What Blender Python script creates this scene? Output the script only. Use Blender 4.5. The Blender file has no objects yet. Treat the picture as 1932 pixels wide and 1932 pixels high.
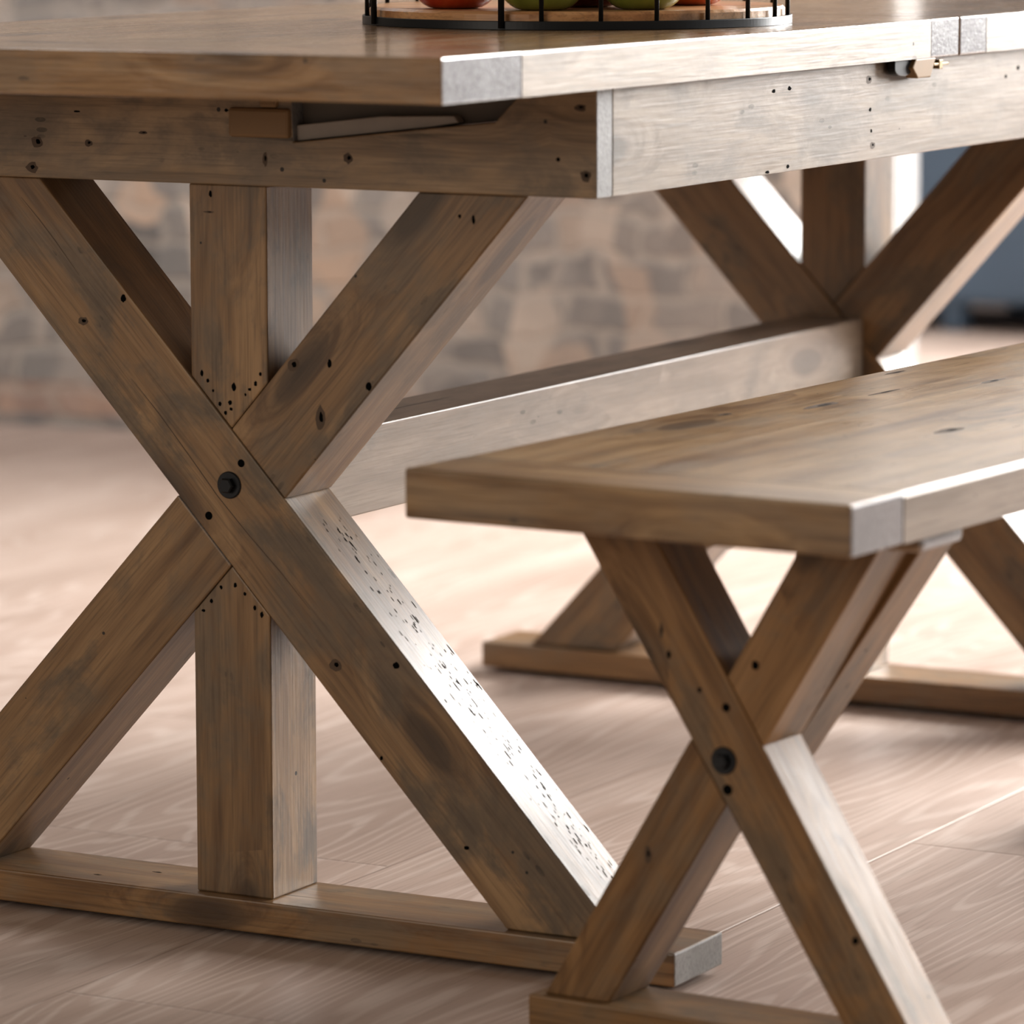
import bpy, bmesh, math, random
from mathutils import Matrix, Vector
random.seed(7)
scene = bpy.context.scene
COL = scene.collection
FLOOR = -0.006          # the trestle feet stand on 6 mm glides

# ------------------------------------------------------------------ materials
def new_mat(name):
    m = bpy.data.materials.new(name); m.use_nodes = True
    nt = m.node_tree
    for n in list(nt.nodes):
        nt.nodes.remove(n)
    out = nt.nodes.new('ShaderNodeOutputMaterial')
    b = nt.nodes.new('ShaderNodeBsdfPrincipled')
    nt.links.new(b.outputs[0], out.inputs[0])
    return m, nt, b

class N:
    """small helper around a node tree"""
    def __init__(s, nt): s.nt = nt
    def node(s, t, **kw):
        n = s.nt.nodes.new(t)
        for k, v in kw.items(): setattr(n, k, v)
        return n
    def put(s, sock, v):
        if hasattr(v, 'links') or isinstance(v, bpy.types.NodeSocket): s.nt.links.new(v, sock)
        else: sock.default_value = v
    def math(s, op, a, b=0.0, c=0.0, clamp=False):
        n = s.node('ShaderNodeMath', operation=op); n.use_clamp = clamp
        for i, v in enumerate((a, b, c)): s.put(n.inputs[i], v)
        return n.outputs[0]
    def vmath(s, op, a, b=(0, 0, 0)):
        n = s.node('ShaderNodeVectorMath', operation=op)
        s.put(n.inputs[0], a); s.put(n.inputs[1], b)
        return n.outputs['Value'] if op in ('LENGTH', 'DOT_PRODUCT', 'DISTANCE') else n.outputs[0]
    def noise(s, vec, scale, detail=4, rough=.55, dist=0.0):
        n = s.node('ShaderNodeTexNoise'); s.put(n.inputs['Vector'], vec)
        n.inputs['Scale'].default_value = scale; n.inputs['Detail'].default_value = detail
        n.inputs['Roughness'].default_value = rough; n.inputs['Distortion'].default_value = dist
        return n.outputs['Fac']
    def ramp(s, fac, stops, interp='LINEAR'):
        n = s.node('ShaderNodeValToRGB'); s.put(n.inputs[0], fac)
        cr = n.color_ramp; cr.interpolation = interp
        while len(cr.elements) < len(stops): cr.elements.new(.5)
        for e, (p, c) in zip(cr.elements, stops):
            e.position = p; e.color = (c, c, c, 1) if isinstance(c, (int, float)) else (*c, 1)
        return n.outputs[0]
    def mix(s, fac, a, b, mode='MIX'):
        n = s.node('ShaderNodeMix', data_type='RGBA', blend_type=mode)
        s.put(n.inputs[0], fac)
        for i, v in ((6, a), (7, b)):
            if isinstance(v, tuple) and len(v) == 3: v = (*v, 1)
            s.put(n.inputs[i], v)
        return n.outputs[2]
    def sep(s, v):
        n = s.node('ShaderNodeSeparateXYZ'); s.put(n.inputs[0], v); return n.outputs
    def comb(s, x, y, z):
        n = s.node('ShaderNodeCombineXYZ')
        for i, v in enumerate((x, y, z)): s.put(n.inputs[i], v)
        return n.outputs[0]

def wood(name, dark, mid, light, grey, rough=.42, greyamt=.5, holes=1.0, spec=.5, coat=.45, bump=.35, endcol=(.30, .285, .27), smudge_amt=.62, coat_rough=.34):
    m, nt, b = new_mat(name); n = N(nt)
    tc = n.node('ShaderNodeTexCoord'); oi = n.node('ShaderNodeObjectInfo'); geo = n.node('ShaderNodeNewGeometry')
    isl = n.math('ADD', n.math('MULTIPLY', geo.outputs['Random Per Island'], 31.7), n.math('MULTIPLY', oi.outputs['Random'], 57.3))
    off = n.comb(isl, n.math('MULTIPLY', isl, .73), n.math('MULTIPLY', isl, 1.31))
    P = n.vmath('ADD', tc.outputs['Object'], off)
    warp = n.noise(n.vmath('MULTIPLY', P, (3, 5, 5)), 1.0, 2)
    Pw = n.vmath('ADD', P, n.comb(0.0, n.math('MULTIPLY', n.math('SUBTRACT', warp, .5), .03), n.math('MULTIPLY', n.math('SUBTRACT', warp, .5), .03)))
    # knots pull the grain round them
    kv = n.node('ShaderNodeTexVoronoi'); n.put(kv.inputs['Vector'], n.vmath('MULTIPLY', Pw, (5.0, 15.0, 15.0))); kv.inputs['Scale'].default_value = 1.0
    kchance = n.math('GREATER_THAN', n.sep(kv.outputs['Color'])[0], .50)
    kd = kv.outputs['Distance']
    knot = n.math('MULTIPLY', n.ramp(kd, [(.06, 1.0), (.18, .85), (.25, .2), (.42, 0.0)]), kchance)
    kring = n.math('MULTIPLY', n.ramp(kd, [(.0, 1.0), (.55, 0.0)]), kchance)
    streak = n.noise(n.vmath('ADD', n.vmath('MULTIPLY', Pw, (2.4, 42, 42)), n.comb(0.0, n.math('MULTIPLY', kring, 3.0), n.math('MULTIPLY', kring, 3.0))), 1.0, 4, .62)
    fine = n.noise(n.vmath('MULTIPLY', P, (14, 420, 420)), 1.0, 2, .6)
    broad = n.noise(n.vmath('MULTIPLY', P, (3.0, 11, 11)), 1.0, 3, .6)
    blot = n.noise(n.vmath('MULTIPLY', P, (9, 17, 17)), 1.0, 5, .66, .3)
    base = n.ramp(n.math('ADD', n.math('MULTIPLY', streak, .7), n.math('MULTIPLY', broad, .35)), [(.40, dark), (.53, mid), (.68, light)])
    base = n.mix(n.math('MULTIPLY', n.ramp(blot, [(.46, 0.0), (.60, 1.0)]), greyamt), base, grey)
    smudge = n.ramp(n.math('ADD', n.math('MULTIPLY', blot, .55), n.math('MULTIPLY', broad, .45)), [(.53, 0.0), (.62, smudge_amt)])
    base = n.mix(smudge, base, tuple(c * .55 for c in grey))
    base = n.mix(n.ramp(fine, [(.30, .42), (.52, 0.0)]), base, tuple(c * .45 for c in dark))
    base = n.mix(n.math('MULTIPLY', knot, .82), base, tuple(c * .25 for c in dark))
    # cracks along the grain
    ck = n.noise(n.vmath('MULTIPLY', Pw, (1.6, 55, 55)), 1.0, 2, .5)
    crack = n.math('MULTIPLY', n.ramp(ck, [(.285, 1.0), (.31, 0.0)]), n.ramp(broad, [(.46, 0.0), (.6, 1.0)]))
    # worm and nail holes: small round pits, thicker in the blotches
    hv = n.node('ShaderNodeTexVoronoi'); n.put(hv.inputs['Vector'], P); hv.inputs['Scale'].default_value = 48
    hsep = n.sep(hv.outputs['Color'])
    hsize = n.math('ADD', .035, n.math('MULTIPLY', hsep[1], .075))
    hole = n.math('MULTIPLY', n.math('LESS_THAN', hv.outputs['Distance'], hsize),
                  n.math('GREATER_THAN', n.math('ADD', hsep[0], n.math('MULTIPLY', n.math('SUBTRACT', blot, .5), .35)), 1.0 - .095 * holes))
    # scuffs: short dark dashes
    sv = n.node('ShaderNodeTexVoronoi'); n.put(sv.inputs['Vector'], n.vmath('MULTIPLY', P, (55, 150, 150))); sv.inputs['Scale'].default_value = 1.0
    scuff = n.math('MULTIPLY', n.math('MULTIPLY', n.math('LESS_THAN', sv.outputs['Distance'], .33), n.math('GREATER_THAN', n.sep(sv.outputs['Color'])[0], .86)), n.ramp(blot, [(.54, 0.0), (.66, .7)]))
    pit = n.math('MAXIMUM', n.math('MAXIMUM', hole, n.math('MULTIPLY', crack, .8)), n.math('MULTIPLY', scuff, .8))
    base = n.mix(n.math('MULTIPLY', pit, .93), base, (.006, .005, .004))
    # sawn ends are greyer, speckled
    nx = n.math('ABSOLUTE', n.sep(tc.outputs['Normal'])[0])
    endm = n.ramp(nx, [(.86, 0.0), (.93, 1.0)])
    spk = n.noise(P, 260, 3, .7)
    eg = n.mix(n.ramp(spk, [(.36, .7), (.52, 0.0)]), endcol, tuple(c * .5 for c in endcol))
    eg = n.mix(n.math('MULTIPLY', n.ramp(blot, [(.45, 0.0), (.65, 1.0)]), .4), eg, tuple(c * .6 for c in endcol))
    base = n.mix(endm, base, eg)
    n.put(b.inputs['Base Color'], base)
    n.put(b.inputs['Roughness'], n.math('ADD', n.math('MULTIPLY', pit, .3), n.ramp(n.math('ADD', n.math('MULTIPLY', blot, .6), n.math('MULTIPLY', fine, .4)), [(.3, rough - .08), (.7, rough + .14)])))
    b.inputs['Specular IOR Level'].default_value = spec
    b.inputs['Coat Weight'].default_value = coat; b.inputs['Coat Roughness'].default_value = coat_rough
    h = n.math('ADD', n.math('MULTIPLY', n.noise(n.vmath('MULTIPLY', P, (14, 300, 300)), 1.0, 1, .5), .4), n.math('MULTIPLY', n.noise(n.vmath('MULTIPLY', P, (26, 60, 60)), 1.0, 2, .6), .6))
    bp = n.node('ShaderNodeBump'); bp.inputs['Strength'].default_value = bump; bp.inputs['Distance'].default_value = .0015
    n.put(bp.inputs['Height'], h); nt.links.new(bp.outputs[0], b.inputs['Normal'])
    return m

M_TRESTLE = wood('reclaimed_pine_trestle', (.135, .070, .027), (.250, .146, .064), (.36, .225, .108), (.165, .122, .080), rough=.40, greyamt=.72)
M_FOOT = wood('reclaimed_pine_foot', (.15, .072, .024), (.27, .145, .055), (.36, .21, .09), (.22, .17, .115), rough=.40, greyamt=.5, endcol=(.24, .23, .215))
M_APRON = wood('reclaimed_pine_apron', (.19, .118, .058), (.34, .23, .125), (.45, .32, .19), (.22, .165, .112), rough=.45, greyamt=.75, holes=1.0, endcol=(.25, .25, .255))
M_SIDE = wood('sheen_grey_pine_rail', (.165, .122, .082), (.26, .20, .147), (.33, .265, .20), (.21, .172, .135), rough=.42, greyamt=.6, holes=1.0)  # greyed base colour: window sheen on side-facing pine, painted in
M_TOPEDGE = wood('lit_pine_top_edge', (.27, .21, .16), (.42, .35, .285), (.52, .45, .385), (.36, .31, .265), rough=.40, greyamt=.5, holes=.6, smudge_amt=.3)  # same pine as the top, lightened to paint in light on its sides
M_SEATEDGE = wood('lit_pine_seat_edge', (.21, .165, .125), (.33, .27, .215), (.40, .34, .28), (.28, .235, .195), rough=.42, greyamt=.5, holes=.8, smudge_amt=.4)  # seat pine made paler and greyer, painting in its lit-side sheen
M_TOP = wood('reclaimed_pine_top', (.17, .088, .036), (.32, .185, .085), (.43, .275, .145), (.25, .185, .125), rough=.24, greyamt=.28, holes=.5, smudge_amt=.3, coat_rough=.13, endcol=(.40, .40, .42))
M_SEAT = wood('reclaimed_pine_seat', (.155, .080, .030), (.33, .205, .095), (.46, .31, .165), (.27, .205, .14), rough=.33, greyamt=.32, smudge_amt=.45, holes=.7, endcol=(.22, .218, .23))
M_BLEG = wood('reclaimed_pine_bench_leg', (.14, .068, .022), (.255, .138, .052), (.35, .20, .085), (.195, .145, .095), rough=.42, greyamt=.5, holes=.6, spec=.42, coat=.12)
M_DISC = wood('oiled_beech_disc', (.42, .19, .07), (.60, .31, .13), (.72, .43, .22), (.5, .28, .14), rough=.35, greyamt=.1, smudge_amt=0.0, holes=0.0, endcol=(.5, .28, .13))

def plain(name, col, rough=.5, metal=0.0, spec=.5, coat=0.0, var=.15, scale=30):
    m, nt, b = new_mat(name); n = N(nt)
    tc = n.node('ShaderNodeTexCoord')
    f = n.noise(tc.outputs['Object'], scale, 3)
    n.put(b.inputs['Base Color'], n.mix(f, tuple(c * (1 - var) for c in col), tuple(min(1, c * (1 + var)) for c in col)))
    n.put(b.inputs['Roughness'], n.math('ADD', rough - .05, n.math('MULTIPLY', f, .1)))
    b.inputs['Metallic'].default_value = metal; b.inputs['Specular IOR Level'].default_value = spec
    b.inputs['Coat Weight'].default_value = coat
    return m
M_BOLT = plain('blackened_steel', (.035, .037, .04), .36, .8)
M_HOLE = plain('hole_shadow', (.003, .003, .003), .9, spec=.05)
M_KNOT = plain('knot_wood', (.085, .05, .026), .55)
M_BLACK = plain('black_painted_metal', (.012, .013, .015), .38, .3)
M_GLIDE = plain('felt_glide', (.05, .045, .04), .9)
M_BRASS = plain('aged_brass', (.30, .21, .11), .38, .7)
M_TANWOOD = plain('tan_hardwood', (.27, .165, .075), .5)
M_WHITE = plain('white_reveal_paint', (.27, .265, .26), .6)
M_SLATE = plain('slate_blue_paint', (.11, .175, .26), .5, var=.25, scale=3)
M_SLATEWALL = plain('dark_slate_wall', (.13, .16, .20), .7, var=.25, scale=2)
M_STEM = plain('fruit_stem', (.08, .05, .02), .8)
M_GREYWOOD = plain('grey_rail', (.16, .14, .115), .6)
M_RUNNER = plain('pale_runner', (.36, .32, .28), .4)

def fruit_mat(name, a, b_):
    m, nt, b = new_mat(name); n = N(nt)
    tc = n.node('ShaderNodeTexCoord')
    f = n.noise(n.vmath('MULTIPLY', tc.outputs['Object'], (40, 40, 8)), 1.0, 4, .6)
    n.put(b.inputs['Base Color'], n.mix(n.ramp(f, [(.35, 0.0), (.65, 1.0)]), a, b_))
    b.inputs['Roughness'].default_value = .22; b.inputs['Coat Weight'].default_value = .3
    return m
M_RED = fruit_mat('red_skin', (.42, .035, .012), (.55, .09, .02))
M_DKRED = fruit_mat('dark_red_skin', (.10, .012, .010), (.20, .03, .02))
M_GREEN = fruit_mat('green_skin', (.19, .24, .035), (.26, .30, .06))
M_ORANGE = fruit_mat('orange_red_skin', (.52, .07, .015), (.6, .15, .03))

# floor: limed oak boards running along Y
def floor_mat():
    m, nt, b = new_mat('limed_oak_boards'); n = N(nt)
    tc = n.node('ShaderNodeTexCoord'); x, y, z = n.sep(tc.outputs['Object'])[0:3]
    PW = .386
    u = n.math('DIVIDE', n.math('ADD', x, .016), PW)
    idx = n.math('FLOOR', u); fu = n.math('SUBTRACT', u, idx)
    wn = n.node('ShaderNodeTexWhiteNoise', noise_dimensions='1D'); n.put(wn.inputs['W'], n.math('ADD', idx, 3.7))
    r1 = wn.outputs['Value']
    v = n.math('DIVIDE', n.math('ADD', n.math('SUBTRACT', y, .612), n.math('MULTIPLY', n.math('SUBTRACT', idx, 1.0), .53)), 1.38)
    idv = n.math('FLOOR', v); fv = n.math('SUBTRACT', v, idv)
    wn2 = n.node('ShaderNodeTexWhiteNoise', noise_dimensions='2D'); n.put(wn2.inputs['Vector'], n.comb(idx, idv, 0.0))
    r2 = wn2.outputs['Value']
    off = n.comb(n.math('MULTIPLY', r2, 40.0), n.math('MULTIPLY', r2, 17.0), 0.0)
    P = n.vmath('ADD', tc.outputs['Object'], off)
    # contour lines of a slow field make cathedral grain
    fld = n.noise(n.vmath('MULTIPLY', P, (5.0, .62, 1)), 1.0, 2, .40, .15)
    wob = n.noise(n.vmath('MULTIPLY', P, (60, 9, 1)), 1.0, 3, .5)
    ph = n.math('ADD', n.math('MULTIPLY', fld, 34.0), n.math('MULTIPLY', wob, .35))
    s = n.math('SINE', n.math('MULTIPLY', ph, 6.2832))
    line = n.ramp(n.math('ADD', n.math('MULTIPLY', s, .5), .5), [(.62, 0.0), (.96, 1.0)])
    pore = n.noise(n.vmath('MULTIPLY', P, (260, 7, 1)), 1.0, 3, .6)
    tone = n.noise(n.vmath('MULTIPLY', P, (9, 1.1, 1)), 1.0, 4, .55)
    base = n.ramp(tone, [(.3, (.44, .325, .268)), (.5, (.53, .408, .346)), (.7, (.60, .476, .412))])
    base = n.mix(n.math('MULTIPLY', line, .45), base, (.75, .64, .575))
    base = n.mix(n.ramp(pore, [(.33, .45), (.5, 0.0)]), base, (.34, .245, .19))
    base = n.mix(n.math('MULTIPLY', n.math('SUBTRACT', r2, .5), .30), base, (.30, .225, .175))
    # joints
    e1 = n.math('MULTIPLY', n.math('MINIMUM', fu, n.math('SUBTRACT', 1.0, fu)), PW)
    e2 = n.math('MULTIPLY', n.math('MINIMUM', fv, n.math('SUBTRACT', 1.0, fv)), 1.38)
    ed = n.math('MINIMUM', e1, e2)
    gap = n.ramp(n.math('MULTIPLY', ed, 100.0), [(.03, 1.0), (.10, 0.0)])
    base = n.mix(n.math('MULTIPLY', gap, .35), base, (.16, .11, .08))
    n.put(b.inputs['Base Color'], base)
    n.put(b.inputs['Roughness'], n.math('ADD', .40, n.math('MULTIPLY', tone, .16)))
    b.inputs['Specular IOR Level'].default_value = .45
    groove = n.ramp(n.math('MULTIPLY', ed, 100.0), [(.0, 0.0), (.25, 1.0)])
    h = n.math('ADD', n.math('MULTIPLY', groove, 1.0), n.math('ADD', n.math('MULTIPLY', pore, .10), n.math('MULTIPLY', line, .06)))
    bp = n.node('ShaderNodeBump'); bp.inputs['Strength'].default_value = .6; bp.inputs['Distance'].default_value = .0016
    n.put(bp.inputs['Height'], groove); nt.links.new(bp.outputs[0], b.inputs['Normal'])
    return m
M_FLOOR = floor_mat()

def brick_mat():
    m, nt, b = new_mat('mottled_reclaimed_brick'); n = N(nt)
    tc = n.node('ShaderNodeTexCoord'); P = tc.outputs['Object']
    x, y, z = n.sep(P)[0:3]
    w = n.noise(P, 7.0, 3); w2 = n.noise(P, 9.0, 2)
    uv = n.comb(n.math('ADD', x, n.math('MULTIPLY', n.math('SUBTRACT', w, .5), .12)), n.math('ADD', z, n.math('MULTIPLY', n.math('SUBTRACT', w2, .5), .07)), 0.0)
    br = n.node('ShaderNodeTexBrick'); n.put(br.inputs['Vector'], uv)
    br.inputs['Scale'].default_value = 1.0; br.inputs['Brick Width'].default_value = .135; br.inputs['Row Height'].default_value = .062
    br.inputs['Mortar Size'].default_value = .008; br.inputs['Mortar Smooth'].default_value = .4
    br.inputs['Color1'].default_value = (0, 0, 0, 1); br.inputs['Color2'].default_value = (1, 1, 1, 1); br.inputs['Mortar'].default_value = (.5, .5, .5, 1)
    br.inputs['Bias'].default_value = 0
    pick = n.math('ADD', n.math('MULTIPLY', n.sep(br.outputs['Color'])[0], .60), n.math('MULTIPLY', n.noise(P, 5.5, 3, .7), .55))
    col = n.ramp(pick, [(.18, (.17, .163, .16)), (.34, (.30, .28, .268)), (.5, (.44, .39, .355)), (.62, (.38, .362, .352)), (.78, (.62, .50, .41)), (.92, (.52, .38, .30))])
    cv = n.node('ShaderNodeTexVoronoi'); n.put(cv.inputs['Vector'], n.vmath('MULTIPLY', n.vmath('ADD', P, n.comb(n.math('MULTIPLY', w, .1), 0.0, n.math('MULTIPLY', w2, .08))), (15, 1, 9))); cv.inputs['Scale'].default_value = 1.0
    cvs = n.sep(cv.outputs['Color'])
    col = n.mix(n.math('MULTIPLY', n.math('GREATER_THAN', cvs[0], .45), .75), col, n.ramp(cvs[1], [(.0, (.15, .148, .15)), (.30, (.33, .318, .308)), (.55, (.56, .505, .46)), (.76, (.82, .70, .60)), (.9, (.68, .50, .38))]))
    patch = n.noise(P, 2.2, 3, .6)
    col = n.mix(n.ramp(patch, [(.42, .5), (.62, 0.0)]), col, (.27, .25, .24))
    # a redder course near the foot of the wall
    low = n.math('MULTIPLY', n.math('LESS_THAN', z, .075), n.math('GREATER_THAN', z, .02))
    col = n.mix(n.math('MULTIPLY', low, .55), col, (.46, .28, .21))
    base_ = n.math('LESS_THAN', z, .02)
    col = n.mix(n.math('MULTIPLY', base_, .6), col, (.22, .215, .22))
    col = n.mix(n.math('MULTIPLY', br.outputs['Fac'], .45), col, (.60, .53, .47))
    n.put(b.inputs['Base Color'], col); b.inputs['Roughness'].default_value = .85
    bp = n.node('ShaderNodeBump'); bp.inputs['Strength'].default_value = .8; bp.inputs['Distance'].default_value = .006
    n.put(bp.inputs['Height'], n.math('SUBTRACT', n.math('MULTIPLY', pick, .5), br.outputs['Fac'])); nt.links.new(bp.outputs[0], b.inputs['Normal'])
    return m
M_BRICK = brick_mat()

# ------------------------------------------------------------------ builders
WORLD = {}
def empty(name, mw, **props):
    o = bpy.data.objects.new(name, None); COL.objects.link(o); o.empty_display_size = .1
    o.matrix_world = mw; WORLD[o.name] = mw.copy()
    for k, v in props.items(): o[k] = v
    return o
def link(name, bm, mats, parent=None, mw=Matrix.Identity(4), bevel=0.0, seg=2, smooth=False):
    bmesh.ops.recalc_face_normals(bm, faces=bm.faces)
    me = bpy.data.meshes.new(name); bm.to_mesh(me); bm.free()
    for mm in (mats if isinstance(mats, (list, tuple)) else [mats]): me.materials.append(mm)
    if smooth:
        for p in me.polygons: p.use_smooth = True
    o = bpy.data.objects.new(name, me); COL.objects.link(o)
    WORLD[o.name] = mw.copy()
    if parent is not None:
        o.parent = parent; o.matrix_parent_inverse = Matrix.Identity(4)
        o.matrix_basis = WORLD[parent.name].inverted() @ mw
    else:
        o.matrix_basis = mw
    if bevel:
        md = o.modifiers.new('edge', 'BEVEL'); md.width = bevel; md.segments = seg; md.limit_method = 'ANGLE'; md.angle_limit = math.radians(35)
    return o
def prism_bm(bm, poly, y0, y1):
    a = [bm.verts.new((u, y0, v)) for u, v in poly]; b = [bm.verts.new((u, y1, v)) for u, v in poly]
    bm.faces.new(a); bm.faces.new(b[::-1])
    for i in range(len(poly)):
        j = (i + 1) % len(poly); bm.faces.new((a[i], b[i], b[j], a[j]))
def box_bm(bm, lo, hi):
    (x0, y0, z0), (x1, y1, z1) = lo, hi
    prism_bm(bm, [(x0, z0), (x1, z0), (x1, z1), (x0, z1)], y0, y1)
def beam(name, polys, y0, y1, ang, mat, parent, frame=Matrix.Identity(4), bevel=.0016):
    """prism(s) whose XZ outline is given in `frame`; local X of the object follows the grain angle"""
    if not isinstance(polys[0][0], (list, tuple)): polys = [polys]
    pts = [p for q in polys for p in q]
    cx = sum(p[0] for p in pts) / len(pts); cz = sum(p[1] for p in pts) / len(pts); cy = (y0 + y1) / 2
    c, s = math.cos(ang), math.sin(ang)
    bm = bmesh.new()
    for q in polys:
        prism_bm(bm, [((x - cx) * c + (z - cz) * s, -(x - cx) * s + (z - cz) * c) for x, z in q], y0 - cy, y1 - cy)
    mw = frame @ Matrix.Translation((cx, cy, cz)) @ Matrix.Rotation(-ang, 4, 'Y')
    return link(name, bm, mat, parent, mw, bevel)
def along_y(name, boxes, mat, parent, frame=Matrix.Identity(4), bevel=.0016):
    """boxes (lo, hi) in `frame`, with the grain (local X) along frame Y"""
    pts = [p for b in boxes for p in b]
    c = Vector([(min(p[i] for p in pts) + max(p[i] for p in pts)) / 2 for i in range(3)])
    bm = bmesh.new()
    for lo, hi in boxes:       # local x = frame y, local y = -frame x
        box_bm(bm, (lo[1] - c.y, -(hi[0] - c.x), lo[2] - c.z), (hi[1] - c.y, -(lo[0] - c.x), hi[2] - c.z))
    return link(name, bm, mat, parent, frame @ Matrix.Translation(c) @ Matrix.Rotation(math.pi / 2, 4, 'Z'), bevel)
def along_x(name, boxes, mat, parent, frame=Matrix.Identity(4), bevel=.0016):
    pts = [p for b in boxes for p in b]
    c = Vector([(min(p[i] for p in pts) + max(p[i] for p in pts)) / 2 for i in range(3)])
    bm = bmesh.new()
    for lo, hi in boxes: box_bm(bm, Vector(lo) - c, Vector(hi) - c)
    return link(name, bm, mat, parent, frame @ Matrix.Translation(c), bevel)
def lathe_bm(bm, prof, n=32, ax='Z'):
    rings = []
    for r, z in prof:
        rings.append([bm.verts.new((r * math.cos(2 * math.pi * k / n), r * math.sin(2 * math.pi * k / n), z)) for k in range(n)])
    for a, b in zip(rings, rings[1:]):
        for k in range(n):
            bm.faces.new((a[k], a[(k + 1) % n], b[(k + 1) % n], b[k]))
    return rings
def capped(bm, prof, n=32):
    rg = lathe_bm(bm, prof, n); bm.faces.new(rg[0][::-1]); bm.faces.new(rg[-1])
def bolt(parent, x, z, y, frame=Matrix.Identity(4), r=.0117):
    mw = frame @ Matrix.Translation((x, y, z)) @ Matrix.Rotation(math.pi / 2, 4, 'X')   # local +Z looks to -Y
    bm = bmesh.new()
    capped(bm, [(r, -.002), (r, .0010), (r - .0008, .0018)], 36)
    capped(bm, [(r * .60, .001), (r * .60, .0062), (r * .50, .0075)], 6)
    return link('bolt', bm, M_BOLT, parent, mw)
def hole(parent, x, z, y, r, frame=Matrix.Identity(4)):
    mw = frame @ Matrix.Translation((x, y, z)) @ Matrix.Rotation(math.pi / 2, 4, 'X')
    bm = bmesh.new()
    capped(bm, [(r, -.004), (r, .00025)], 18)
    return link('screw_hole', bm, M_HOLE, parent, mw)

def spots(o, frame, axis, lst, at, cracks=()):
    """dents, nail holes and small knots lying on a board's face: dark flecks 0.15 mm proud of the wood, part of the board's own mesh"""
    me = o.data
    if len(me.materials) < 2: me.materials.append(M_HOLE); me.materials.append(M_KNOT)
    inv = WORLD[o.name].inverted() @ frame
    bm = bmesh.new(); bm.from_mesh(me)
    def blob(c, ru, rv, k, mat, lift):
        vs = []
        for i in range(12):
            t = 2 * math.pi * i / 12; j = random.uniform(.78, 1.15)
            du, dv = ru * k * j * math.cos(t), rv * k * j * math.sin(t)
            if axis == 'Y': p = Vector((c[0] + du, at - lift, c[1] + dv))
            elif axis == 'X': p = Vector((at + lift, c[0] + du, c[1] + dv))
            elif axis == 'Z': p = Vector((c[0] + du, c[1] + dv, at + lift))
            else: p = axis(c[0] + du, c[1] + dv, lift)
            vs.append(bm.verts.new(inv @ p))
        fc = bm.faces.new(vs); fc.material_index = mat
    for u, v, ru, rv in lst:
        if max(ru, rv) > .0040:
            blob((u, v), ru, rv, 1.0, 2, .00012); blob((u + ru * .15, v + rv * .1), ru, rv, .38, 1, .0002)
        else:
            blob((u, v), ru, rv, 1.0, 1, .00015)
    for ln in cracks:
        for k, (a, b) in enumerate(zip(ln, ln[1:])):
            d = Vector((b[0] - a[0], b[1] - a[1])).normalized(); q = Vector((-d.y, d.x))
            wa, wb = (.00045 if 0 < k else .0001), (.00045 if k < len(ln) - 2 else .0001)
            pts = [(a[0] + q.x * wa, a[1] + q.y * wa), (a[0] - q.x * wa, a[1] - q.y * wa), (b[0] - q.x * wb, b[1] - q.y * wb), (b[0] + q.x * wb, b[1] + q.y * wb)]
            fc = bm.faces.new([bm.verts.new(inv @ Vector((x, at - .00012, z))) for x, z in pts]); fc.material_index = 2
    bm.to_mesh(me); bm.free()

# ------------------------------------------------------------------ dining table
SP_APRON = [(-0.1903, 0.6759, 0.0068, 0.0056), (-0.1963, 0.6537, 0.0063, 0.0051), (-0.1369, 0.6765, 0.0042, 0.0032), (0.1226, 0.6710, 0.0047, 0.0046), (0.3207, 0.6760, 0.0021, 0.0019), (0.3460, 0.6634, 0.0053, 0.0051), (0.3412, 0.7186, 0.0053, 0.0032), (0.0412, 0.6681, 0.0026, 0.0065), (0.0033, 0.7081, 0.0021, 0.0014), (-0.1484, 0.7035, 0.0037, 0.0009), (-0.0808, 0.6871, 0.0047, 0.0014)]
SP_POST = [(-0.0167, 0.6364, 0.0016, 0.0028), (-0.0185, 0.6210, 0.0053, 0.0009), (0.0046, 0.4721, 0.0021, 0.0039), (-0.0274, 0.4827, 0.0016, 0.0028), (-0.0215, 0.4766, 0.0016, 0.0019), (-0.0163, 0.4682, 0.0011, 0.0014), (-0.0095, 0.4572, 0.0016, 0.0019), (-0.0042, 0.4497, 0.0016, 0.0019), (0.0017, 0.4533, 0.0016, 0.0014), (0.0007, 0.4587, 0.0021, 0.0023), (0.0162, 0.4663, 0.0011, 0.0014), (0.0205, 0.4711, 0.0016, 0.0014), (0.0264, 0.4764, 0.0016, 0.0023), (0.0313, 0.4849, 0.0016, 0.0019)]
SP_LPOST = [(-0.0286, 0.2766, 0.0021, 0.0014), (-0.0204, 0.2855, 0.0016, 0.0019), (-0.0105, 0.2983, 0.0016, 0.0019), (0.0040, 0.3013, 0.0016, 0.0023), (0.0136, 0.2942, 0.0016, 0.0019), (0.0236, 0.2830, 0.0016, 0.0023), (0.0305, 0.2775, 0.0016, 0.0028)]
SP_A = [(-0.1480, 0.5217, 0.0060, 0.0040), (0.1639, 0.2445, 0.0036, 0.0032), (0.1041, 0.2399, 0.0060, 0.0056), (-0.1060, 0.5434, 0.0026, 0.0036), (0.2309, 0.0944, 0.0026, 0.0019), (0.1489, 0.1638, 0.0016, 0.0019)]
CRACKS = [[(-0.0995, 0.4748), (-0.0711, 0.4455), (-0.036, 0.4053), (-0.0127, 0.3778), (0.019, 0.3456), (0.0505, 0.3158), (0.0793, 0.2859)],
          [(-0.2109, 0.6272), (-0.1918, 0.608), (-0.1755, 0.5902), (-0.1512, 0.5612)]]
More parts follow.
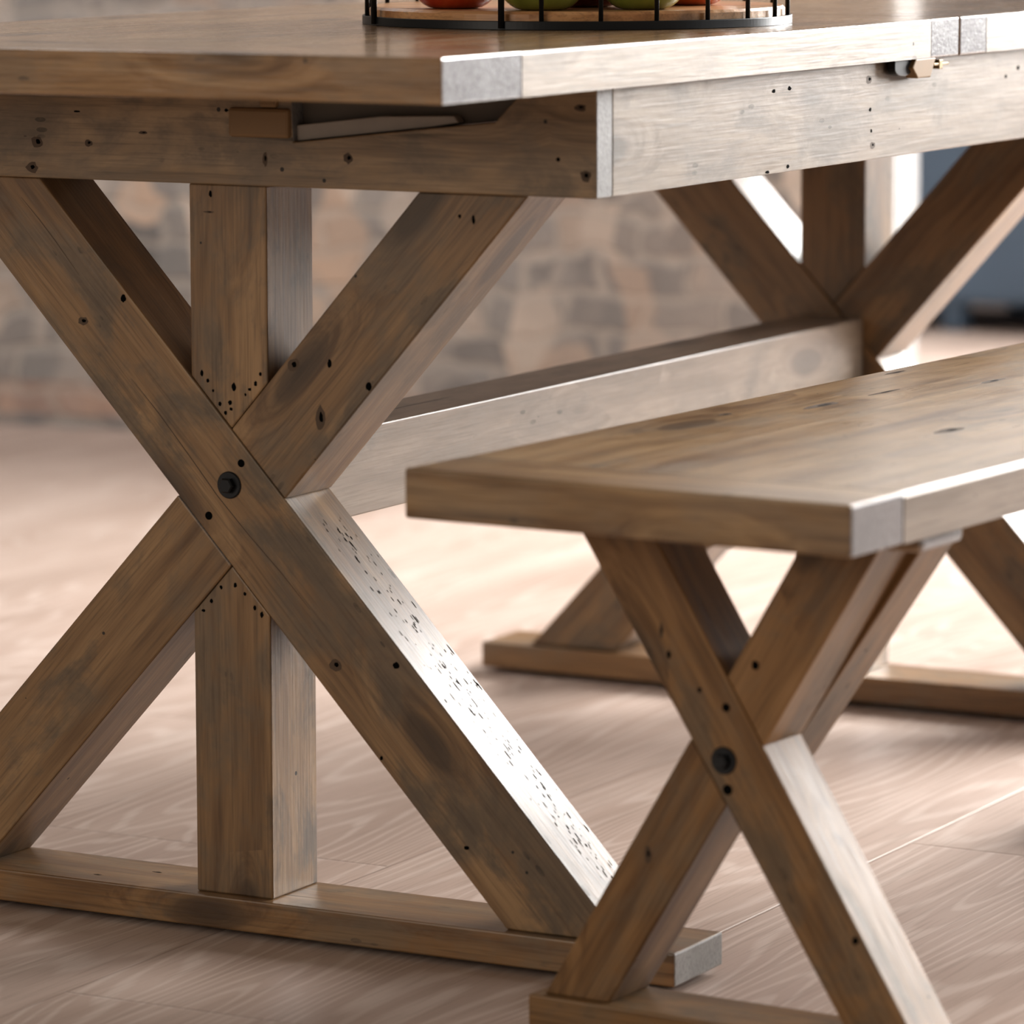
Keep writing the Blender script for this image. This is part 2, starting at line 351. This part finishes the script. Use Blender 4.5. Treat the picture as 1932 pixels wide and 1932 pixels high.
SP_B = [(0.0645, 0.4943, 0.0063, 0.0060), (0.0908, 0.4502, 0.0055, 0.0120), (0.2264, 0.6262, 0.0016, 0.0019), (0.2394, 0.6236, 0.0016, 0.0037), (0.1387, 0.4798, 0.0030, 0.0036), (0.1006, 0.4975, 0.0021, 0.0037)]
SP_SIDE = [(0.3298, 0.7170, 0.0038, 0.0019), (0.3624, 0.7179, 0.0038, 0.0019), (0.5329, 0.7184, 0.0070, 0.0042), (0.5359, 0.6908, 0.0030, 0.0019), (0.5387, 0.6714, 0.0020, 0.0019), (0.5414, 0.6582, 0.0060, 0.0032), (0.3602, 0.6496, 0.0030, 0.0019), (0.3179, 0.6472, 0.0039, 0.0014), (0.8583, 0.7075, 0.0030, 0.0019), (0.8892, 0.7145, 0.0039, 0.0023)]
SP_BA = [(-0.0536, 0.3295, 0.0020, 0.0067), (-0.0469, 0.3115, 0.0020, 0.0033), (0.1175, 0.1070, 0.0028, 0.0033), (-0.0195, 0.2864, 0.0019, 0.0021)]
SP_BB = [(0.0293, 0.3104, 0.0033, 0.0033)]
SP_BBL = [(-0.0654, 0.1522, 0.0033, 0.0071)]
def slope_face(k, c):     # upper face of a sloping brace: u along X, v along Y
    L = math.hypot(1, k)
    return lambda u, v, lift: Vector((u - k / L * lift, v, c + k * u + lift / L))
TZ, TB = .77, .7344
table = empty('dining_table', Matrix.Translation((0, .6555, FLOOR)),
              label='large reclaimed pine dining table on two X-shaped trestles with a central stretcher', category='table')
def trestle(y, front):
    F = Matrix.Translation((0, y, 0)); D = .077; a = .0385; hf = .0284; za = .645
    tA = lambda z: (.4378 - z) / 1.079          # x on the two edges of the long brace
    bA = lambda z: (.3190 - z) / 1.079
    lB = lambda z: (z - .4337) / 1.126          # upper piece of the other brace
    rB = lambda z: (z - .3175) / 1.126
    lb = lambda z: (z - .4333) / 1.084          # its lower piece
    rb = lambda z: (z - .3170) / 1.086
    def cross(s1, c1, s2, c2):                  # z = c + s x
        x = (c2 - c1) / (s1 - s2); return (x, c1 + s1 * x)
    g = .0006
    long_brace = beam('brace', [(tA(za), za), (bA(za), za), (bA(hf), hf), (tA(hf), hf)], 0, D, math.atan(-1.079), M_TRESTLE, table, F)
    p1 = cross(-1.079, .4378 + g, 1.126, .4337); p2 = cross(-1.079, .4378 + g, 1.126, .3175)
    upb = beam('brace', [(lB(za), za), p1, p2, (rB(za), za)], .0003, D, math.atan(1.126), M_TRESTLE, table, F)
    p3 = cross(-1.079, .3190 - g, 1.084, .4333); p4 = cross(-1.079, .3190 - g, 1.086, .3170)
    beam('brace', [p3, (lb(hf), hf), (rb(hf), hf), p4], .0003, D, math.atan(1.085), M_TRESTLE, table, F)
    zl = .4378 - 1.079 * -a + g; zr = .4337 + 1.126 * a + g; pv = cross(-1.079, .4378 + g, 1.126, .4337 + g)
    up = beam('upper_post', [(-a, za), (-a, zl), pv, (a, zr), (a, za)], .001, D, math.pi / 2, M_TRESTLE, table, F)
    zr2 = .3190 - 1.079 * a - g; zl2 = .3170 + 1.086 * -a - g; pw = cross(-1.079, .3190 - g, 1.086, .3170 - g)
    lp = beam('lower_post', [(-a, hf), (a, hf), (a, zr2), pw, (-a, zl2)], .001, D, math.pi / 2, M_TRESTLE, table, F)
    ft = along_x('foot', [((-.432, -.0106, 0), (.432, .0795, hf))], M_FOOT, table, F)
    for sx in (-.36, .02, .36):
        bm = bmesh.new(); capped(bm, [(.014, FLOOR), (.014, .0)], 20)
        link('glide', bm, M_GLIDE, ft, F @ Matrix.Translation((sx, .035, 0)))
    if front:
        spots(long_brace, F, 'Y', SP_A, 0, CRACKS); spots(upb, F, 'Y', SP_B, .0003); spots(up, F, 'Y', SP_POST, .001); spots(lp, F, 'Y', SP_LPOST, .001)
        fl = []
        for k in range(210):
            t = random.random(); x = .075 + .27 * t
            y = min(.073, max(.004, random.gauss(.046, .013)))
            q = random.choice((.0006, .0008, .001, .0015))
            fl.append((x, y, q * random.uniform(.8, 2.6), q * random.uniform(.35, .6)))
        spots(long_brace, F, slope_face(-1.079, .4378), fl, 0)
        spots(ft, F, 'Z', [(-.108, .045, .0055, .002), (-.15, .012, .0045, .0015), (.27, .018, .0045, .002)], hf)
        bolt(long_brace, -.0002, .3878, 0, F)
        hole(long_brace, .0118, .4073, 0, .0034, F); hole(long_brace, -.0215, .3598, 0, .0036, F)
    else:
        bolt(long_brace, 0, .3878, D, F @ Matrix.Translation((0, 2 * D, 0)) @ Matrix.Rotation(math.pi, 4, 'Z'))
    along_x('top_rail', [((-.33, .026, za), (.33, .0795, .70))], M_TRESTLE, table, F)
trestle(0, True); trestle(1.235, False)
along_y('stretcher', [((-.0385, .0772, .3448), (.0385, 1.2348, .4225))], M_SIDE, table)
# aprons: front board has a shallow sloping cut for the leaf runner
AX = .356
def apron_end(y0, y1):
    poly = [(-AX, .645), (AX, .645), (AX, TB), (.292, TB), (.262, .7045), (.20, .698), (.069, .683), (.067, TB), (-AX, TB)]
    return beam('end_apron', poly, y0, y1, 0, M_APRON, table, bevel=.0012)
spots(apron_end(-.004, .024), Matrix.Identity(4), 'Y', SP_APRON, -.004)
along_x('end_apron', [((-AX, 1.290, .645), (AX, 1.318, TB))], M_APRON, table)
for s in (-1, 1):
    x0, x1 = sorted((s * AX, s * (AX - .026)))
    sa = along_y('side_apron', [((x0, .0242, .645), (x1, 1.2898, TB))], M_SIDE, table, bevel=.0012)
    if s > 0: spots(sa, Matrix.Identity(4), 'X', SP_SIDE, AX)
# sliver of board closing the apron corner, grey runner and block seen in the cut
beam('leaf_runner', [(.0685, .6835), (.0685, .697), (.15, .7065), (.22, .7085), (.225, .7028), (.20, .6988)], .002, .0135, .1, M_RUNNER, table, bevel=.001)
beam('runner_board', [(.0675, .69), (.0675, TB - .0005), (.291, TB - .0005), (.261, .705), (.20, .699)], .014, .0238, 0, M_GREYWOOD, table, bevel=.001)
bm = bmesh.new(); box_bm(bm, (-.030, -.004, -.0125), (.030, .004, .0125)); box_bm(bm, (.0, -.003, .0125), (.018, .003, .0285))
link('stop_block', bm, M_TANWOOD, table, Matrix.Translation((.037, -.0045, .6985)), .003)
def planked(name, y0, y1, n, x, z0, z1, ch, mat, edge, parent, frame=Matrix.Identity(4)):
    w = 2 * x / n; cy = (y0 + y1) / 2; bm = bmesh.new()
    for i in range(n):
        a, b = -x + i * w, -x + (i + 1) * w
        # slightly uneven heights between neighbours, eased outer edges
        t = z1
        pl = [(a, z0), (b, z0)]
        pl += [(b, t - ch), (b - ch * .35, t - ch * .3), (b - ch, t)] if i == n - 1 else [(b, t)]
        pl += [(a + ch, t), (a + ch * .35, t - ch * .3), (a, t - ch)] if i == 0 else [(a, t)]
        v0 = [bm.verts.new((y0 - cy, -px, pz - z0)) for px, pz in pl]; v1 = [bm.verts.new((y1 - cy, -px, pz - z0)) for px, pz in pl]
        bm.faces.new(v0); bm.faces.new(v1[::-1])
        for k in range(len(pl)):
            j = (k + 1) % len(pl); bm.faces.new((v0[k], v1[k], v1[j], v0[j]))
    bm.normal_update()
    for fc in bm.faces:
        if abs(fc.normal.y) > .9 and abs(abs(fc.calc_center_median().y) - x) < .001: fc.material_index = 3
    return link(name, bm, [mat, M_HOLE, M_KNOT, edge], parent, frame @ Matrix.Translation((0, cy, z0)) @ Matrix.Rotation(math.pi / 2, 4, 'Z'))
# tabletop
TX = .3712
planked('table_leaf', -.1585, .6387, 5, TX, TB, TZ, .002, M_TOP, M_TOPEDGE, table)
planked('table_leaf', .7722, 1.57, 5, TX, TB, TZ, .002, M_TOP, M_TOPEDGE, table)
for y0, y1 in ((-.2849, -.1587), (.6389, .7050), (.7084, .7720), (1.5702, 1.695)):
    along_x('breadboard_end', [((-TX, y0, TB), (TX, y1, TZ))], M_TOP, table, bevel=.0014)
# leaf catch under the joint
bm = bmesh.new(); prism_bm(bm, [(-.021, .007)] + [(.021 * math.cos(t), -.001 + .0075 * math.sin(t)) for t in [math.pi + k * math.pi / 10 for k in range(11)]] + [(.021, .007)], -.004, .004)
ct = link('leaf_catch', bm, M_BLACK, table, Matrix.Translation((.3625, .588, .7274)) @ Matrix.Rotation(math.pi / 2, 4, 'Z'), .001)
bm = bmesh.new(); prism_bm(bm, [(-.030, .000), (-.018, -.010), (.012, -.010), (.024, .008), (-.022, .008)], -.006, .006)
link('catch_block', bm, M_TANWOOD, ct, Matrix.Translation((.365, .628, .7264)) @ Matrix.Rotation(math.pi / 2, 4, 'Z'), .0012)
bm = bmesh.new(); box_bm(bm, (-.017, -.003, -.0012), (.017, .003, .0012)); box_bm(bm, (-.006, -.0035, -.0045), (.002, .0035, .004))
link('catch_hook', bm, M_BRASS, ct, Matrix.Translation((.3665, .668, .7275)) @ Matrix.Rotation(math.pi / 2, 4, 'Z'), .0006)

# ------------------------------------------------------------------ bench
BROT = -.0676
BF = Matrix.Translation((.559, -.1863, 0)) @ Matrix.Rotation(BROT, 4, 'Z')
bench = empty('dining_bench', BF @ Matrix.Translation((0, .506, FLOOR)),
              label='low reclaimed pine bench with crossed X legs standing along the table side', category='bench')
SZ0, SZ1, SW = .4251, .4633, .1907
def bench_trestle(y, mirror=False):
    F = BF @ Matrix.Translation((0, y, 0))
    if mirror: F = F @ Matrix.Rotation(math.pi, 4, 'Z')
    hf, zt, D = .0284, .411, .062; g = .0005
    def X(s, c): return lambda z: (z - c) / s
    def cross(s1, c1, s2, c2):
        x = (c2 - c1) / (s1 - s2); return (x, c1 + s1 * x)
    At, Ab = (-1.598, .3055), (-1.546, .2059)
    Bl, Br = (1.676, .2916), (1.631, .1885)
    bl, br = (1.657, .2934), (1.6165, .1917)
    f = lambda L, z: (z - L[1]) / L[0]
    long_brace = beam('brace', [(f(At, zt), zt), (f(Ab, zt), zt), (f(Ab, hf), hf), (f(At, hf), hf)], 0, D, math.atan(-1.57), M_BLEG, bench, F)
    Atg = (At[0], At[1] + g); Abg = (Ab[0], Ab[1] - g)
    ub = beam('brace', [(f(Bl, zt), zt), cross(*Atg, *Bl), cross(*Atg, *Br), (f(Br, zt), zt)], .0003, D, math.atan(1.65), M_BLEG, bench, F)
    lb = beam('brace', [cross(*Abg, *bl), (f(bl, hf), hf), (f(br, hf), hf), cross(*Abg, *br)], .0003, D, math.atan(1.64), M_BLEG, bench, F)
    Br2 = (1.492, .1943)
    beam('backing_brace', [(f(Bl, zt) + .01, zt), cross(*Ab, *Bl), cross(*Ab, *Br2), (f(Br2, zt), zt)], D + .0001, .119, math.atan(1.58), M_BLEG, bench, F)
    along_x('top_rail', [((-.1807, -.023, zt), (.1807, .05, SZ0))], M_SEAT, bench, F, bevel=.006)
    ft = along_x('foot', [((-.1703, -.008, 0), (.1703, .0643, hf))], M_BLEG, bench, F)
    for sx in (-.14, .14):
        bm = bmesh.new(); capped(bm, [(.012, FLOOR), (.012, .0)], 20)
        link('glide', bm, M_GLIDE, ft, F @ Matrix.Translation((sx, .028, 0)))
    if not mirror:
        spots(long_brace, F, 'Y', SP_BA, 0); spots(ub, F, 'Y', SP_BB, .0003); spots(lb, F, 'Y', SP_BBL, .0003)
    bolt(long_brace, .0024, .2336, 0, F, .0108)
    hole(long_brace, .0057, .2112, 0, .0042, F); hole(long_brace, .004, .2751, 0, .0034, F)
bench_trestle(0); bench_trestle(1.012, True)
Y0, Y1 = -.1497, 1.1617
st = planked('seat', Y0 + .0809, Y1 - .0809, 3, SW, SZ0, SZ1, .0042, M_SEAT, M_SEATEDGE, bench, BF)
spots(st, BF, 'Z', [(-.150, .265, .004, .011), (-.112, .362, .006, .03), (.0555, .2685, .007, .022), (-.173, .612, .003, .02), (-.111, .474, .003, .03), (-.07, .598, .004, .024)], SZ1)
for y0, y1 in ((Y0, Y0 + .0808), (Y1 - .0808, Y1)):
    along_x('end_board', [((-SW, y0, SZ0), (SW, y1, SZ1))], M_SEAT, bench, BF, bevel=.0022)

# ------------------------------------------------------------------ wire basket and fruit
BC = Vector((.115, .42, TZ))
basket = empty('wire_basket', Matrix.Translation(BC), label='round black wire basket with a wooden base board standing on the table', category='basket')
BM_ = Matrix.Translation(BC); R = .196
bm = bmesh.new()
rg = lathe_bm(bm, [(R, .0), (R, .0078), (R - .005, .0078), (R - .005, .0)], 240)
for k in range(240): bm.faces.new((rg[3][k], rg[3][(k + 1) % 240], rg[0][(k + 1) % 240], rg[0][k]))
link('base_ring', bm, M_BLACK, basket, BM_, .0006)
bm = bmesh.new(); capped(bm, [(R - .0065, .001), (R - .0065, .0135), (R - .009, .0160)], 96)
link('base_board', bm, M_DISC, basket, BM_)
bm = bmesh.new()
prof = [(R + .0035 * math.cos(t), .14 + .0035 * math.sin(t)) for t in [k * math.pi / 4 for k in range(9)]]
lathe_bm(bm, prof, 96); bmesh.ops.remove_doubles(bm, verts=bm.verts, dist=1e-5)
link('top_ring', bm, M_BLACK, basket, BM_, smooth=True)
fwd = math.atan2(-.869, .4736)                # the side that looks to the photographer
angs = [5.3, 20.2, 35.5, 50.5, 65.2, 78.5, -10.1, -20.5, -68.5, -80.0] + [95 + 15 * k for k in range(12)]
for d in angs:
    t = fwd + math.radians(d); w = .0028 if d in (-20.5, -68.5) else .0021
    bm = bmesh.new(); capped(bm, [(w, .0015 if w > .0025 else .006), (w, .14)], 10)
    rr = R + (.001 if w > .0025 else -.0025)
    link('wire', bm, M_BLACK, basket, BM_ @ Matrix.Translation((rr * math.cos(t), rr * math.sin(t), 0)), smooth=True)
DZ = TZ + .0161
def fruit(x, y, r, mat, label):
    mw = Matrix.Translation((x, y, DZ))
    bm = bmesh.new(); prof = []
    for k in range(25):                        # apple-like outline, dimpled at both ends
        t = math.pi * k / 24
        rad = r * math.sin(t) ** .92 * (1 + .05 * math.cos(t)) if 0 < k < 24 else .0004
        zz = -r * .92 * math.cos(t)
        dim = math.exp(-(math.sin(t) / .30) ** 2)
        zz += (.20 * r * dim) if k < 12 else (-.28 * r * dim)
        prof.append((rad, zz))
    zmin = min(p[1] for p in prof)
    rg = lathe_bm(bm, [(a, b - zmin) for a, b in prof], 32)
    bm.faces.new(rg[0][::-1]); bm.faces.new(rg[-1])
    o = link('fruit', bm, mat, None, mw, smooth=True)
    o['label'] = label; o['category'] = 'fruit'; o['group'] = 'fruit in the wire basket'
    bm = bmesh.new(); capped(bm, [(.0016, 0), (.0013, .012), (.0019, .018)], 8)
    top = prof[-1][1] - zmin
    link('stem', bm, M_STEM, o, mw @ Matrix.Translation((0, 0, top - .002)) @ Matrix.Rotation(.2, 4, 'X'))
fruit(.061, .289, .0435, M_RED, 'bright red round fruit farthest left in the wire basket')
fruit(.153, .281, .041, M_GREEN, 'green round fruit right of the bright red one, left of the dark red one')
fruit(.150, .372, .041, M_DKRED, 'dark red round fruit between the two green ones')
fruit(.224, .338, .041, M_GREEN, 'green round fruit between the dark red and the orange-red ones')
fruit(.207, .462, .044, M_ORANGE, 'orange-red round fruit farthest right in the wire basket')

# ------------------------------------------------------------------ room
def structure(o): o['kind'] = 'structure'; return o
bm = bmesh.new(); box_bm(bm, (-7, -5, -.06), (5, 9, 0))
structure(link('floor', bm, M_FLOOR, None, Matrix.Translation((0, 0, FLOOR))))
WA = math.radians(8)
WM = Matrix.Translation((-.738, 3.078, FLOOR)) @ Matrix.Rotation(WA, 4, 'Z')     # right-hand end of the brick wall
bm = bmesh.new(); box_bm(bm, (-6, 0, 0), (-.012, .14, 2.7))
structure(link('wall_back', bm, M_BRICK, None, WM))
bm = bmesh.new(); box_bm(bm, (-.012, 0, 0), (0, .14, 2.7))
structure(link('trim_1', bm, M_WHITE, None, WM, .002))
bm = bmesh.new(); box_bm(bm, (-7, 5.5, 0), (5, 5.62, 2.7))
structure(link('wall_far', bm, M_SLATEWALL, None, Matrix.Translation((0, 0, FLOOR))))
cab = empty('cabinet', Matrix.Translation((-.75, 5.18, FLOOR)), label='dark slate blue cabinet on short legs beyond the end of the brick wall', category='cabinet')
CF = Matrix.Translation((-.75, 5.18, FLOOR))
bm = bmesh.new(); box_bm(bm, (-.9, -.2, .055), (.9, .2, .84)); link('body', bm, M_SLATE, cab, CF, .004)
bm = bmesh.new(); box_bm(bm, (-.92, -.22, .84), (.92, .21, .87)); link('worktop', bm, M_SLATE, cab, CF, .004)
for k in range(4):
    x0 = -.89 + k * .446
    bm = bmesh.new(); box_bm(bm, (x0, -.218, .065), (x0 + .436, -.2005, .83))
    d = link('door', bm, M_SLATE, cab, CF, .003)
    bm = bmesh.new(); capped(bm, [(.010, 0), (.010, .02)], 16)
    link('knob', bm, M_BOLT, d, CF @ Matrix.Translation((x0 + (.40 if k % 2 == 0 else .036), -.218, .5)) @ Matrix.Rotation(math.pi / 2, 4, 'X'))
for x in (-.86, -.70, .0, .86):
    for y in (-.17, .17):
        bm = bmesh.new(); box_bm(bm, (x - .022, y - .022, 0), (x + .022, y + .022, .055))
        link('leg', bm, M_SLATE, cab, CF)

# ------------------------------------------------------------------ light
w = bpy.data.worlds.new('World'); scene.world = w; w.use_nodes = True
bg = w.node_tree.nodes['Background']; bg.inputs[0].default_value = (1.0, .89, .76, 1); bg.inputs[1].default_value = .24
def area(name, loc, target, sx, sy, power, col):
    l = bpy.data.lights.new(name, 'AREA'); l.shape = 'RECTANGLE'; l.size = sx; l.size_y = sy; l.energy = power; l.color = col
    o = bpy.data.objects.new(name, l); COL.objects.link(o); o.location = loc
    o.rotation_euler = (Vector(target) - Vector(loc)).to_track_quat('-Z', 'Y').to_euler()
    return o
area('window_light_rear', (1.25, 5.0, 2.0), (0.0, .4, .2), 3.2, 2.4, 760, (1.0, .985, .965))
area('front_fill', (-1.6, -5.2, 2.1), (0, .3, .5), 3.0, 2.0, 78, (1.0, .90, .78))  # added fill for the front faces, standing in for the room's own light
area('wall_wash_fill', (-2.2, 1.5, 2.5), (-2.0, 3.0, .35), 1.8, .7, 32, (.97, .98, 1.0))  # added unseen wash that brightens the brick wall and nearby floor
area('window_light_side', (4.2, 2.0, 2.1), (.2, .4, .4), 2.4, 1.4, 64, (.95, .975, 1.0))
s = bpy.data.lights.new('low_sun', 'SUN'); s.energy = 1.1; s.angle = math.radians(5); s.color = (1, .98, .96)
so = bpy.data.objects.new('low_sun', s); COL.objects.link(so)
so.rotation_euler = Vector((-.40, -.85, -.30)).to_track_quat('-Z', 'Y').to_euler()

# ------------------------------------------------------------------ camera
cd = bpy.data.cameras.new('camera'); cam = bpy.data.objects.new('camera', cd); COL.objects.link(cam)
yaw, pitch, roll = .49892, -.14341, -.00189
f = Vector((-math.sin(yaw) * math.cos(pitch), math.cos(yaw) * math.cos(pitch), math.sin(pitch)))
r0 = f.cross(Vector((0, 0, 1))).normalized(); u0 = r0.cross(f)
c, s_ = math.cos(roll), math.sin(roll)
r = r0 * c + u0 * s_; u = -r0 * s_ + u0 * c
Mx = Matrix((r, u, -f)).transposed().to_4x4(); Mx.translation = Vector((2.04496, -3.2479, .91709))
cam.matrix_world = Mx
cd.sensor_width = 36; cd.sensor_fit = 'HORIZONTAL'; cd.lens = 8521.5 / 1932 * 36
cd.clip_start = .05; cd.clip_end = 60
cd.dof.use_dof = True; cd.dof.focus_distance = 3.98; cd.dof.aperture_fstop = 5.4; cd.dof.aperture_blades = 0
scene.camera = cam
scene.view_settings.view_transform = 'Standard'; scene.view_settings.look = 'None'
scene.view_settings.exposure = 0.06; scene.view_settings.gamma = .90

scene.cycles.max_bounces = 5; scene.cycles.diffuse_bounces = 3; scene.cycles.glossy_bounces = 3; scene.cycles.transmission_bounces = 1
scene.cycles.caustics_reflective = False; scene.cycles.caustics_refractive = False
scene.cycles.use_adaptive_sampling = True; scene.cycles.adaptive_threshold = .04
